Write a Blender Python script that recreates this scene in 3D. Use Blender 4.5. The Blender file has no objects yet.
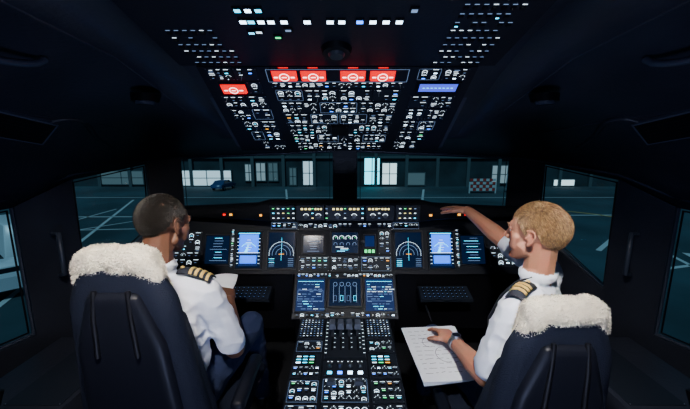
import bpy, bmesh, math, random
from mathutils import Vector, Matrix, noise
from mathutils.bvhtree import BVHTree
V = Vector
random.seed(7)
scene = bpy.context.scene
COL = scene.collection

# ------------------------------------------------------------------ materials
MATS = {}
def mat(name, color=(.5,.5,.5), rough=.6, metal=0., emit=None, es=0., bump=None, var=None, spec=.5, sheen=0., sss=0.):
    if name in MATS: return MATS[name]
    m = bpy.data.materials.new(name); m.use_nodes = True
    nt = m.node_tree; b = nt.nodes['Principled BSDF']
    b.inputs['Base Color'].default_value = (*color, 1)
    b.inputs['Roughness'].default_value = rough
    b.inputs['Metallic'].default_value = metal
    b.inputs['Specular IOR Level'].default_value = spec
    if sheen: b.inputs['Sheen Weight'].default_value = sheen
    if sss:
        b.inputs['Subsurface Weight'].default_value = sss
        b.inputs['Subsurface Radius'].default_value = (.02,.008,.005)
        b.inputs['Subsurface Scale'].default_value = .4
    if emit:
        b.inputs['Emission Color'].default_value = (*emit, 1)
        b.inputs['Emission Strength'].default_value = es
    tc = nt.nodes.new('ShaderNodeTexCoord')
    if var:
        n = nt.nodes.new('ShaderNodeTexNoise'); n.inputs['Scale'].default_value = var[0]; n.inputs['Detail'].default_value = 5
        r = nt.nodes.new('ShaderNodeValToRGB')
        a = var[1]
        r.color_ramp.elements[0].position = .3; r.color_ramp.elements[1].position = .7
        r.color_ramp.elements[0].color = (*[c*(1-a) for c in color],1)
        r.color_ramp.elements[1].color = (*[min(1,c*(1+a)) for c in color],1)
        nt.links.new(tc.outputs['Object'], n.inputs['Vector'])
        nt.links.new(n.outputs['Fac'], r.inputs['Fac'])
        nt.links.new(r.outputs['Color'], b.inputs['Base Color'])
    if bump:
        n = nt.nodes.new('ShaderNodeTexNoise'); n.inputs['Scale'].default_value = bump[0]; n.inputs['Detail'].default_value = 4
        bp = nt.nodes.new('ShaderNodeBump'); bp.inputs['Strength'].default_value = bump[1]; bp.inputs['Distance'].default_value = .01
        nt.links.new(tc.outputs['Object'], n.inputs['Vector'])
        nt.links.new(n.outputs['Fac'], bp.inputs['Height'])
        nt.links.new(bp.outputs['Normal'], b.inputs['Normal'])
    MATS[name] = m
    return m

def glow(name, c, s): return mat(name, (.01,.01,.01), .7, emit=c, es=s, spec=.2)
M_SHELL = mat('cockpit_lining', (.022,.025,.038), .40, bump=(60,.15), var=(3,.3), spec=.5)
M_TRIM = mat('cockpit_trim', (.05,.06,.09), .35)
M_VENT = mat('vent_frame', (.09,.105,.15), .4)
M_FLOOR = mat('floor_carpet', (.008,.009,.013), .95, bump=(300,.5))
M_PANEL = mat('panel_plate', (.009,.011,.018), .5, bump=(120,.08), spec=.3)
M_PLATE2 = mat('panel_module', (.014,.018,.028), .45, spec=.35)
M_BLK = mat('black_plastic', (.004,.004,.006), .45, spec=.3)
M_GLARE = mat('glareshield_leather', (.006,.007,.010), .75, bump=(200,.4), spec=.25)
M_KNOB = mat('knob_plastic', (.035,.04,.05), .35)
M_METAL = mat('brushed_metal', (.5,.5,.52), .3, 1.)
L_W = glow('legend_white', (.72,.87,1.), 3.0)
L_WB = glow('lamp_white', (.55,.78,1.), 10.)
L_D = glow('legend_dim', (.30,.48,.85), .9)
L_C = glow('legend_cyan', (.05,.65,1.), 4.5)
L_B = glow('legend_blue', (.03,.18,1.), 7.)
L_G = glow('legend_green', (.06,1.,.3), 2.3)
L_A = glow('legend_amber', (1.,.38,.03), 2.8)
L_R = glow('fire_red', (1.,.0,.004), 1.7)
L_P = glow('fire_text', (1.,.5,.5), 6.)
S_BLK = mat('screen_black', (.003,.005,.012), .15, emit=(.01,.05,.18), es=.18, spec=.3)
S_NAV = glow('screen_navy', (.008,.05,.28), .42)
S_BLU = glow('screen_blue', (.004,.14,1.), 3.0)
M_CHAIR = mat('seat_fabric', (.006,.009,.022), .75, bump=(250,.3), spec=.25)
M_CHAIRP = mat('seat_plastic', (.006,.007,.013), .42, spec=.25)
M_FLEECE = mat('sheepskin', (.82,.73,.57), .95, bump=(140,.8), var=(25,.12), sheen=.2)
M_SHIRT = mat('shirt_cotton', (.78,.82,.93), .85, bump=(22,.45))
M_TROU = mat('trouser_wool', (.014,.025,.080), .9, bump=(180,.3))
M_SHOE = mat('shoe_leather', (.01,.01,.01), .3)
M_SKIN1 = mat('skin_tan', (.16,.068,.040), .5, bump=(180,.15), sss=.12)
M_SKIN2 = mat('skin_fair', (.48,.21,.13), .5, bump=(180,.15), sss=.2)
M_HAIR1 = mat('hair_black', (.010,.007,.005), .6)
M_HAIR2 = mat('hair_light_brown', (.22,.115,.045), .6, var=(90,.45))
M_HAIR3 = mat('hair_brown', (.11,.055,.023), .6)
M_HAIR4 = mat('hair_blond', (.40,.24,.10), .55)
M_EYE = mat('eye_white', (.55,.55,.53), .25)
M_IRIS = mat('eye_iris', (.04,.025,.02), .2)
M_LIP = mat('lips', (.35,.12,.09), .5)
M_GOLD = mat('gold_braid', (.85,.55,.15), .4, .3, bump=(400,.4))
M_EPA = mat('epaulette_cloth', (.008,.01,.02), .8)
M_PAPER = mat('paper', (.80,.83,.90), .8)
M_INK = mat('ink', (.04,.05,.1), .7)

# ------------------------------------------------------------------ mesh builder
class Frame:
    def __init__(s, o, vdir, u=(1,0,0)):
        s.o=V(o); s.U=V(u).normalized(); s.Vv=V(vdir).normalized(); s.N=s.U.cross(s.Vv).normalized()
    def p(s,u,v,h=0): return s.o+s.U*u+s.Vv*v+s.N*h

class MB:
    def __init__(s): s.v=[]; s.f=[]; s.m=[]; s.mats=[]; s.sm=[]
    def mi(s,m):
        if m not in s.mats: s.mats.append(m)
        return s.mats.index(m)
    def face(s,pts,m,smooth=False):
        b=len(s.v); s.v+= [tuple(p) for p in pts]; s.f.append(list(range(b,b+len(pts)))); s.m.append(s.mi(m)); s.sm.append(smooth)
    def grid(s,rows,m,closed=False,smooth=True):
        b=len(s.v); n=len(rows[0])
        for r in rows: s.v+=[tuple(p) for p in r]
        k=s.mi(m)
        for i in range(len(rows)-1):
            for j in range(n if closed else n-1):
                j2=(j+1)%n
                s.f.append([b+i*n+j,b+i*n+j2,b+(i+1)*n+j2,b+(i+1)*n+j]); s.m.append(k); s.sm.append(smooth)
    def quad(s,F,u0,v0,u1,v1,h,m): s.face([F.p(u0,v0,h),F.p(u1,v0,h),F.p(u1,v1,h),F.p(u0,v1,h)],m)
    def box(s,F,u0,v0,u1,v1,h0,h1,m,ch=0.):
        t=[(u0+ch,v0+ch),(u1-ch,v0+ch),(u1-ch,v1-ch),(u0+ch,v1-ch)]; q=[(u0,v0),(u1,v0),(u1,v1),(u0,v1)]
        b=len(s.v); s.v+=[tuple(F.p(a,c,h0)) for a,c in q]+[tuple(F.p(a,c,h1)) for a,c in t]
        fs=[[0,3,2,1],[4,5,6,7]]+[[i,(i+1)%4,4+(i+1)%4,4+i] for i in range(4)]
        for f in fs: s.f.append([b+i for i in f]); s.m.append(s.mi(m)); s.sm.append(False)
    def knob(s,F,u,v,r,h,m,n=12,taper=.85,h0=0.):
        def c(rr,hh): return [F.p(u+rr*math.cos(2*math.pi*i/n),v+rr*math.sin(2*math.pi*i/n),hh) for i in range(n)]
        s.grid([c(r,h0),c(r*taper,h)],m,True,True); s.face(c(r*taper,h),m)
    def ring(s,F,u,v,r0,r1,a0,a1,h,m,n=14):
        R=[[],[]]
        for i in range(n+1):
            a=a0+(a1-a0)*i/n
            for k,r in enumerate((r0,r1)): R[k].append(F.p(u+r*math.cos(a),v+r*math.sin(a),h))
        s.grid(R,m,False,False)
    def line(s,F,u0,v0,u1,v1,w,h,m):
        d=V((u1-u0,v1-v0)); 
        if d.length<1e-6: return
        d.normalize(); nx,ny=-d.y*w/2,d.x*w/2
        s.face([F.p(u0+nx,v0+ny,h),F.p(u1+nx,v1+ny,h),F.p(u1-nx,v1-ny,h),F.p(u0-nx,v0-ny,h)],m)
    def outline(s,F,u0,v0,u1,v1,w,h,m):
        s.line(F,u0,v0,u1,v0,w,h,m); s.line(F,u0,v1,u1,v1,w,h,m); s.line(F,u0,v0,u0,v1,w,h,m); s.line(F,u1,v0,u1,v1,w,h,m)
    def tube(s,pts,r,m,n=8,closed=False):
        pts=[V(p) for p in pts]; N=len(pts); rows=[]; prev=None
        for i,p in enumerate(pts):
            a=pts[i-1] if (i>0 or closed) else p; c=pts[(i+1)%N] if (i<N-1 or closed) else p
            t=(c-a).normalized()
            if prev is None:
                ref=V((0,0,1)) if abs(t.z)<.9 else V((1,0,0)); x=t.cross(ref).normalized()
            else:
                x=(prev-t*prev.dot(t)).normalized()
            prev=x; y=t.cross(x)
            rr=r[i] if isinstance(r,(list,tuple)) else r
            rows.append([p+(x*math.cos(2*math.pi*k/n)+y*math.sin(2*math.pi*k/n))*rr for k in range(n)])
        if closed: rows.append(rows[0])
        s.grid(rows,m,True,True)
        if not closed: s.face(rows[0][::-1],m); s.face(rows[-1],m)
    def build(s,name,bevel=0,solid=0):
        me=bpy.data.meshes.new(name); me.from_pydata(s.v,[],s.f)
        for m in s.mats: me.materials.append(m)
        me.polygons.foreach_set('material_index',s.m); me.polygons.foreach_set('use_smooth',s.sm); me.update()
        o=bpy.data.objects.new(name,me); COL.objects.link(o)
        if solid:
            md=o.modifiers.new('s','SOLIDIFY'); md.thickness=solid; md.offset=0
        if bevel:
            md=o.modifiers.new('b','BEVEL'); md.width=bevel; md.segments=3; md.limit_method='ANGLE'
        return o

def group(name,loc,objs):
    e=bpy.data.objects.new(name,None); e.empty_display_size=.1; e.location=loc; COL.objects.link(e)
    for o in objs:
        o.parent=e; o.matrix_parent_inverse=Matrix.Translation(-V(loc))
    return e

WF = Frame((0,0,0),(0,1,0))
def rbox(name,c,size,m,bev=.02,rot=(0,0,0)):
    bm=bmesh.new(); bmesh.ops.create_cube(bm,size=1)
    bmesh.ops.scale(bm,vec=size,verts=bm.verts)
    bmesh.ops.bevel(bm,geom=bm.edges[:],offset=min(bev,min(size)*.49),segments=4,affect='EDGES',profile=.5)
    me=bpy.data.meshes.new(name); bm.to_mesh(me); bm.free(); me.materials.append(m)
    for p in me.polygons: p.use_smooth=True
    o=bpy.data.objects.new(name,me); o.location=c; o.rotation_euler=rot; COL.objects.link(o); return o

def displace(me,fn):
    n=len(me.vertices); co=[0.]*(3*n); no=[0.]*(3*n)
    me.vertices.foreach_get('co',co); me.vertex_normals.foreach_get('vector',no)
    for i in range(n):
        p=V(co[3*i:3*i+3]); a=fn(p)
        for k in range(3): co[3*i+k]+=no[3*i+k]*a
    me.vertices.foreach_set('co',co); me.update()

ICO=None
def ico():
    global ICO
    if ICO is None:
        bm=bmesh.new(); bmesh.ops.create_icosphere(bm,subdivisions=2,radius=1.02); ICO=[v.co.copy() for v in bm.verts]; bm.free()
    return ICO
I3=(V((1,0,0)),V((0,1,0)),V((0,0,1)))
def basis(r,up=(0,0,1)):
    r=V(r).normalized(); up=V(up); up=(up-r*up.dot(r)).normalized(); return (r,up.cross(r),up)
def organic(name,hulls,voxel,mats,smooth=6,disp=None):
    av=[];af=[];per={}
    for lab,els in hulls:
        bm=bmesh.new()
        for e in els:
            c=V(e[0]); r=e[1]; B=e[2] if len(e)>2 else I3
            if not isinstance(r,(tuple,list)): r=(r,r,r)
            for d in ico(): bm.verts.new(c+B[0]*d.x*r[0]+B[1]*d.y*r[1]+B[2]*d.z*r[2])
        bmesh.ops.convex_hull(bm,input=bm.verts[:],use_existing_faces=False)
        bmesh.ops.recalc_face_normals(bm,faces=bm.faces[:])
        pv,pf=per.setdefault(lab,([],[])); idx={}; ba=len(av); bp=len(pv)
        for f in bm.faces:
            ff=[]
            for v in f.verts:
                if v not in idx: idx[v]=len(idx); av.append(v.co.copy()); pv.append(v.co.copy())
                ff.append(idx[v])
            af.append([ba+i for i in ff]); pf.append([bp+i for i in ff])
        bm.free()
    me=bpy.data.meshes.new(name+'_src'); me.from_pydata([tuple(v) for v in av],[],af); me.update()
    o=bpy.data.objects.new(name+'_src',me); COL.objects.link(o)
    md=o.modifiers.new('r','REMESH'); md.mode='VOXEL'; md.voxel_size=voxel; md.use_smooth_shade=True
    if smooth:
        sm=o.modifiers.new('s','SMOOTH'); sm.factor=.5; sm.iterations=smooth
    dg=bpy.context.evaluated_depsgraph_get()
    nm=bpy.data.meshes.new_from_object(o.evaluated_get(dg))
    bpy.data.objects.remove(o)
    nm.name=name; nm.materials.clear()
    labs=list(mats.keys())
    for l in labs: nm.materials.append(mats[l])
    if len(labs)>1:
        bv={l:BVHTree.FromPolygons(per[l][0],per[l][1]) for l in per}; mi=[]
        for p in nm.polygons:
            c=p.center; best=None;bl=None
            for l,t in bv.items():
                r=t.find_nearest(c)
                if r[0] is not None and (best is None or r[3]<best): best=r[3];bl=l
            mi.append(labs.index(bl))
        nm.polygons.foreach_set('material_index',mi)
    nm.polygons.foreach_set('use_smooth',[True]*len(nm.polygons))
    if disp: displace(nm,disp)
    ob=bpy.data.objects.new(name,nm); COL.objects.link(ob); return ob

# ------------------------------------------------------------------ people & seats
def strands(mb,samples,m,width,seedv=3):
    r_=random.Random(seedv); ms=m if isinstance(m,list) else [m]
    for p,n,flow,L in samples:
        a=p-n*.003; b_=p+n*(.002+L*.08)+flow*L*.5; c_=p+n*(.0015+L*.04)+flow*L
        side=n.cross(flow).normalized() if n.cross(flow).length>1e-4 else V((1,0,0))
        w=width*r_.uniform(.7,1.3); mm=r_.choice(ms)
        r0=[a+side*w,a-side*w,a+n*w*1.2]; r1=[b_+side*w*.8,b_-side*w*.8,b_+n*w]
        mb.grid([r0,r1],mm,True,True)
        for i in range(3): mb.face([r1[i],r1[(i+1)%3],c_],mm,True)
def fluff(o,m,count,L,width,seedv):
    me=o.data; r_=random.Random(seedv); polys=me.polygons
    pc=[(p.center.copy(),p.normal.copy()) for p in polys]; ch=r_.choices(range(len(pc)),[p.area for p in polys],k=count); S=[]
    for i in ch:
        c,n=pc[i]; t=V((r_.uniform(-1,1),r_.uniform(-1,1),r_.uniform(-1.3,.6))); t=(t.normalized()+n*.5).normalized()
        S.append((c,n,t,L*r_.uniform(.6,1.3)))
    mb=MB(); strands(mb,S,m,width,seedv); return mb.build(o.name+'_wool')

def seat(name,x,y,top,lean,tilt,seedv,stow):
    P=[]
    def Q(u,v,z): return V((x+u+tilt*(z-.5),y+v+lean*(top-z),z))
    H=top
    P.append(organic('backrest',[
        ('f',[(Q(-.075,0,H-.06),.038),(Q(.075,0,H-.06),.038),(Q(-.125,0,H-.18),.040),(Q(.125,0,H-.18),.040)]),
        ('f',[(Q(-.125,0,H-.18),.040),(Q(.125,0,H-.18),.040),(Q(-.145,0,H-.40),.042),(Q(.145,0,H-.40),.042)]),
        ('f',[(Q(-.145,0,H-.40),.042),(Q(.145,0,H-.40),.042),(Q(-.17,0,.50),.05),(Q(.17,0,.50),.05)]),
        ('f',[(Q(-.13,.04,H-.26),.030),(Q(-.17,.05,.54),.042)]),('f',[(Q(.13,.04,H-.26),.030),(Q(.17,.05,.54),.042)])],.008,{'f':M_CHAIR},4))
    P.append(organic('backrest_shell',[('f',[(Q(-.06,-.040,H-.15),.022),(Q(.06,-.040,H-.15),.022),(Q(-.11,-.045,H-.30),.024),(Q(.11,-.045,H-.30),.024),(Q(-.13,-.045,.52),.03),(Q(.13,-.045,.52),.03)])],.008,{'f':M_CHAIRP},4))
    P.append(organic('seat_cushion',[('f',[(V((x-.20,y+.12,.42)),.045),(V((x+.20,y+.12,.42)),.045),(V((x-.21,y+.52,.41)),.045),(V((x+.21,y+.52,.41)),.045)])],.012,{'f':M_CHAIR},4))
    P.append(rbox('seat_base',(x,y+.3,.20),(.34,.40,.36),M_CHAIRP,.04)); P.append(rbox('seat_frame',(x,y+.27,.365),(.46,.50,.05),M_CHAIRP,.02))
    P.append(rbox('floor_rail',(x,y+.3,.015),(.40,.9,.03),M_METAL,.01))
    for g in (-1,1):
        if g==stow: P.append(rbox('armrest',(x+g*.245,y+.18,.47),(.055,.28,.05),M_CHAIRP,.02))
        else: P.append(rbox('armrest',(x+g*.262,y+.22,.585),(.055,.28,.045),M_CHAIRP,.022,(math.radians(4),0,0)))
        P.append(rbox('armrest_bracket',(x+g*.235,y+.07,.49),(.035,.06,.15),M_CHAIRP,.015))
    fl=organic('sheepskin_cover',[
        ('w',[(Q(-.082,-.004,H-.045),.042),(Q(.082,-.004,H-.045),.042),(Q(-.07,0,H-.035),.040),(Q(.07,0,H-.035),.040)]),
        ('w',[(Q(-.082,.02,H-.05),.038),(Q(.082,.02,H-.05),.038),(Q(-.11,.035,H-.26),.030),(Q(.11,.035,H-.26),.030)]),
        ('w',[(Q(-.09,-.006,H-.055),.036),(Q(-.108,-.002,H-.105),.028)]),('w',[(Q(.09,-.006,H-.055),.036),(Q(.108,-.002,H-.090),.028)])],.005,{'w':M_FLEECE},3,
        lambda p: noise.noise(p*26)*.006+noise.noise(p*80)*.003)
    P.append(fl); P.append(fluff(fl,M_FLEECE,14000,.0050,.0009,seedv))
    s=MB()
    for g in (-1,1): 
        s.tube([Q(g*.05,-.05,H-.12),Q(g*.055,-.066,H-.20),Q(g*.06,-.076,H-.32)],.008,M_BLK,6)
    P.append(s.build('harness'))
    return group(name,(x,y+.3,0),P)
seat('pilot_seat',-.650,.95,1.203,.03,-.06,5,0)
seat('pilot_seat.001',.640,.93,1.048,.03,.06,6,-1)

def hand_hulls(w,d,n,thumb,curls,lab='skin',spread=.06,tcurl=.5):
    w=V(w); d=V(d).normalized(); n=V(n); n=(n-d*n.dot(d)).normalized(); s=d.cross(n)
    if s.dot(V(thumb))<0: s=-s
    B=(s,d,n); H=[]
    k=w+d*.085
    H.append((lab,[(w,(.026,.02,.018),B),(w+d*.035+s*.002,(.036,.02,.016),B)]))
    H.append((lab,[(w+d*.03,(.036,.02,.016),B),(k+s*.026,.0115),(k-s*.026-d*.008,.0105)]))
    H.append((lab,[(w+d*.02+s*.02-n*.006,.016),(w+d*.055+s*.03-n*.006,.013)]))
    offs=[.028,.0095,-.0095,-.028]; Ls=[.042,.047,.043,.034]
    for i in range(4):
        p=w+d*(.085-(.0,.0,.003,.010)[i])+s*offs[i]; dirv=(d+s*offs[i]*spread*25).normalized(); ang=0; L=Ls[i]; r=.0088 if i<3 else .0078
        c=curls[i] if isinstance(curls,(list,tuple)) else curls
        for j in range(3):
            ang+=c*(1.,1.15,.8)[j]; dd=dirv*math.cos(ang)-n*math.sin(ang); q=p+dd*L
            H.append((lab,[(p,r),(q,r*.9)])); p=q; L*=.66; r*=.9
    p=w+d*.03+s*.027-n*.006; dd=(d*.62+s*.72-n*.25).normalized()
    for j,(L,r) in enumerate(((.042,.0125),(.032,.0105),(.026,.0092))):
        q=p+dd*L; H.append((lab,[(p,r),(q,r*.9)])); p=q; dd=(dd-s*tcurl*.6-n*tcurl*.35+d*.25).normalized()
    return H

def pilot(name,P):
    parts=[]; R=basis(P['rs']); Rp=basis(P['rp']); sk=P['skin']
    pel=V(P['pelvis']); ch=V(P['chest']); nb=V(P['neck']); hc=V(P['head'])
    sL,eL,wL=map(V,P['armL']); sR,eR,wR=map(V,P['armR'])
    H=[]
    W=pel+V((0,0,.10))
    H.append(('shirt',[(W,(.15,.115,.07),Rp),(ch,(.165,.115,.09),R)]))
    up=nb-V((0,0,.075))
    H.append(('shirt',[(ch,(.165,.115,.09),R),(up,(.145,.08,.05),R)]))
    for s_ in (sL,sR): H.append(('shirt',[(nb-V((0,0,.03)),(.062,.058,.028),R),(s_,.056),(s_*.6+up*.4-V((0,0,.06)),.065)]))
    for s_,e_ in ((sL,eL),(sR,eR)):
        q=s_.lerp(e_,P.get('sleeve',.86)); H.append(('shirt',[(s_,.060),(q,.057)]))
    for i in range(14):
        a=2*math.pi*i/14; b2=2*math.pi*(i+1)/14
        def cp(a): return nb+R[0]*.060*math.cos(a)+R[1]*.060*math.sin(a)+V((0,0,.012))
        H.append(('shirt',[(cp(a),(.008,.008,.018)),(cp(b2),(.008,.008,.018))]))
    H.append(('trou',[(pel,(.165,.13,.09),Rp),(pel+V((0,0,.06)),(.15,.118,.06),Rp)]))
    for hp,kn,an in P['legs']:
        hp,kn,an=V(hp),V(kn),V(an)
        H.append(('trou',[(hp,.088),(kn,.064)])); H.append(('trou',[(kn,.060),(an,.047)]))
        toe=an+V((0,.17,-.045)); H.append(('shoe',[(an+V((0,-.02,-.04)),(.04,.045,.035)),(an+V((0,.0,-.03)),.04),(toe,(.042,.05,.025))]))
    H.append(('skin',[(nb-V((0,0,.02)),.050),(hc+V(P['face'])*-.02-V((0,0,.06)),.050)]))
    def dn(z):
        w_=noise.noise(V((z.x*9,z.y*9,z.z*16)))
        return (1-abs(w_))**6*.006-.003+noise.noise(V((z.x*20,z.y*20,z.z*34)))*.004
    parts.append(organic('body',H,.006,{'shirt':M_SHIRT,'skin':sk,'trou':M_TROU,'shoe':M_SHOE},4,dn))
    for key,(s_,e_,w_) in (('L',(sL,eL,wL)),('R',(sR,eR,wR))):
        hd=P['hand'+key]
        A=[('skin',[(s_.lerp(e_,.6),.042),(e_,.039)]),('skin',[(e_,.041),(e_.lerp(w_,.3),.042)]),('skin',[(e_.lerp(w_,.3),.042),(w_,.0255)])]
        A+=hand_hulls(w_,hd[0],hd[1],hd[2],hd[3],tcurl=hd[4])
        parts.append(organic('arm_'+key,A,.0030,{'skin':sk},5))
    f=V(P['face']).normalized(); upv=V(P.get('up',(0,0,1))); r=f.cross(upv).normalized(); u=r.cross(f)
    B=(r,f,u)
    def T(x,y,z): return hc+r*x+f*y+u*z
    def E(x,y,z,rad): return (T(x,y,z),rad if isinstance(rad,tuple) else (rad,)*3,B)
    K=[('skin',[E(0,-.012,.034,(.074,.093,.080))]),
       ('skin',[E(0,.040,.035,(.058,.046,.045)),E(0,.045,-.03,(.050,.042,.03))]),
       ('skin',[E(0,.045,-.03,(.050,.042,.03)),E(0,.066,-.092,(.026,.020,.016)),E(.044,.012,-.062,.014),E(-.044,.012,-.062,.014)]),
       ('skin',[E(.043,.055,-.012,.020),E(.03,.062,-.045,.02)]),('skin',[E(-.043,.055,-.012,.020),E(-.03,.062,-.045,.02)]),
       ('skin',[E(-.036,.079,.028,.010),E(0,.088,.030,.011)]),('skin',[E(.036,.079,.028,.010),E(0,.088,.030,.011)]),
       ('skin',[E(0,.088,.018,.009),E(0,.110,-.020,.0105)]),('skin',[E(-.011,.098,-.024,.0085),E(.011,.098,-.024,.0085)]),
       ('lip',[E(-.019,.085,-.051,.006),E(0,.094,-.050,.0075)]),('lip',[E(.019,.085,-.051,.006),E(0,.094,-.050,.0075)]),
       ('lip',[E(-.016,.085,-.061,.006),E(.016,.085,-.061,.006),E(0,.092,-.061,.0075)]),
       ('skin',[E(0,.083,-.092,.016)]),
       ('skin',[(hc+f*-.022-u*.02,.052),(nb+V((0,0,.01)),.052)])]
    for g in (-1,1):
        K.append(('skin',[E(g*.020,.081,.019,.0055),E(g*.044,.074,.018,.0055)])); K.append(('skin',[E(g*.020,.079,.001,.0055),E(g*.044,.072,.002,.0055)]))
        K.append(('skin',[(T(g*.078,-.010,-.002),(.006,.010,.022),B)]))
        rim=[(-.002,.024),(-.014,.028),(-.026,.020),(-.029,.004),(-.022,-.012),(-.012,-.024),(-.004,-.028)]
        for (a,b_),(c,d_) in zip(rim[:-1],rim[1:]):
            K.append(('skin',[E(g*(.080+.5*abs(a)*.35),a,b_,.0042),E(g*(.080+.5*abs(c)*.35),c,d_,.0042)]))
        K.append(('skin',[E(g*.079,-.006,-.026,.0065)])); K.append(('skin',[E(g*.079,.002,-.004,.0045)]))
    parts.append(organic('head',K,.0028,{'skin':sk,'lip':M_LIP},3))
    em=MB()
    for g in (-1,1):
        for (rad,mm,dy) in ((.0105,M_EYE,0),(.0058,M_IRIS,.0055)):
            c=T(g*.031,.0735+dy,.010); rows=[]
            for i in range(9):
                a=math.pi*i/8; rows.append([c+u*rad*math.cos(a)+(r*math.cos(2*math.pi*k/12)+f*math.sin(2*math.pi*k/12))*rad*math.sin(a) for k in range(12)])
            em.grid(rows,mm,True,True)
        em.tube([T(g*.015,.095,.030),T(g*.032,.092,.035),T(g*.048,.078,.031)],[.003,.0035,.002],P['hair'],6)
    parts.append(em.build('eyes_brows'))
    hr=MB(); c0=T(0,-.014,.026); rad=V((.0765,.0945,.0895)); key=[(-1,-.70),(-.55,-.66),(-.32,-.42),(-.12,.14),(.15,.16),(.22,-.05),(.36,.0),(.45,.2),(.62,.46),(1.01,.52)]
    def zmin(y):
        for (a,za),(b_,zb) in zip(key[:-1],key[1:]):
            if y<=b_: return za+(zb-za)*(y-a)/(b_-a)
        return .6
    bald=P.get('bald')
    def ok(d,j=0.): 
        if d.z<zmin(d.y)+j: return False
        if bald and d.y>.12+j+.5*abs(d.x) and d.z>.45: return False
        return True
    def W_(d,k=1.): return c0+r*d.x*rad.x*k+f*d.y*rad.y*k+u*d.z*rad.z*k
    def bk(d):
        if bald: return .990
        return 1.0+.045*max(0,d.z)*max(0,.6+d.y)+noise.noise(d*3.)*.015
    N1,N2=56,72
    def dd(i,j):
        a=math.pi*i/N1; b_=2*math.pi*j/N2; return V((math.sin(a)*math.cos(b_),math.sin(a)*math.sin(b_),math.cos(a)))
    cap=P.get('haircap',P['hair'])
    for i in range(N1):
        for j in range(N2):
            q=[dd(i,j),dd(i+1,j),dd(i+1,j+1),dd(i,j+1)]
            if ok(sum(q,V())/4): hr.face([W_(x,bk(x)-.01) for x in q],cap,True)
    r_=random.Random(9); S=[]; L0=P['hairlen']
    while len(S)<P.get('nh',6000):
        d=V((r_.gauss(0,1),r_.gauss(0,1),r_.gauss(0,1))).normalized()
        if not ok(d,r_.uniform(-.08,.04)): continue
        n=(r*d.x/rad.x+f*d.y/rad.y+u*d.z/rad.z).normalized()
        k=min(1,max(0,(d.z-.3)/.5))*min(1,max(0,(d.y+.5)/.6))
        fl=(-u*.9-f*.45)*(1-k)+(f*.55+r*.7)*k
        if bald: fl=-u*1-f*.4
        cl=noise.noise(d*6+V((3,1,2)))
        fl=fl+r*(r_.uniform(-.25,.25)+cl*.5)+f*(r_.uniform(-.25,.25)+cl*.3)+u*r_.uniform(-.1,.2); fl=(fl-n*fl.dot(n)).normalized()
        S.append((W_(d,bk(d)),n,fl,L0*r_.uniform(.6,1.2)*(.55 if d.z<-.2 else 1)))
    strands(hr,S,P.get('hairmix',P['hair']),.0009,2); parts.append(hr.build('hair'))
    ep=MB()
    for s_ in (sL,sR):
        out=(s_-nb); out.z=0; out.normalize(); fw=V((0,0,1)).cross(out).normalized()
        def C(t,lift):
            a=nb+out*.075-V((0,0,.012)); b_=s_+out*.030+V((0,0,.047)); c=a.lerp(b_,t); c.z+=.014*math.sin(math.pi*t)+lift; return c
        for lift,mm,t0,t1,wd in [(.013,M_EPA,.08,1.,.027)]+[(.0165,M_GOLD,.42+.15*i,.42+.15*i+.075,.0265) for i in range(P['bars'])]:
            rr=[]
            for i in range(7):
                t=t0+(t1-t0)*i/6; c=C(t,lift); rr.append([c-fw*wd-V((0,0,.010)),c-fw*wd*.6,c+fw*0+V((0,0,.004)),c+fw*wd*.6,c+fw*wd-V((0,0,.010))])
            ep.grid(rr,mm,False,True)
        c=C(.16,.018); ep.knob(Frame(c,fw,out),0,0,.006,.004,M_GOLD,10)
    parts.append(ep.build('epaulettes',solid=.004))
    if P.get('watch'):
        wm=MB(); w_=wL.lerp(eL,.07); ax=(eL-wL).normalized(); x_=ax.cross(V((0,0,1))).normalized(); y_=x_.cross(ax)
        for k in (-.007,0,.007): wm.tube([w_+ax*k+(x_*math.cos(a)+y_*math.sin(a))*.030 for a in [2*math.pi*i/20 for i in range(20)]],.0045,M_METAL,6,True)
        n=y_ if y_.z>0 else -y_; F=Frame(w_+n*.030,ax,n.cross(ax) ); 
        if F.N.dot(n)<0: F.N=-F.N
        wm.knob(F,0,0,.021,.010,M_METAL,20,.95); wm.knob(F,0,0,.017,.0105,M_BLK,20,1.,.0101)
        parts.append(wm.build('wristwatch'))
        ly=MB()
        for g in (-1,1):
            ly.tube([nb+R[0]*g*.062+V((0,0,.02)),nb+R[0]*g*.058+R[1]*.055-V((0,0,.02)),nb+R[0]*g*.045+R[1]*.105-V((0,0,.09)),ch+R[0]*g*.02+R[1]*.135,ch+R[1]*.137-V((0,0,.07))],.005,M_EPA,6)
        parts.append(ly.build('lanyard'))
    return group(name,(pel.x,pel.y,0),parts)

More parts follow.
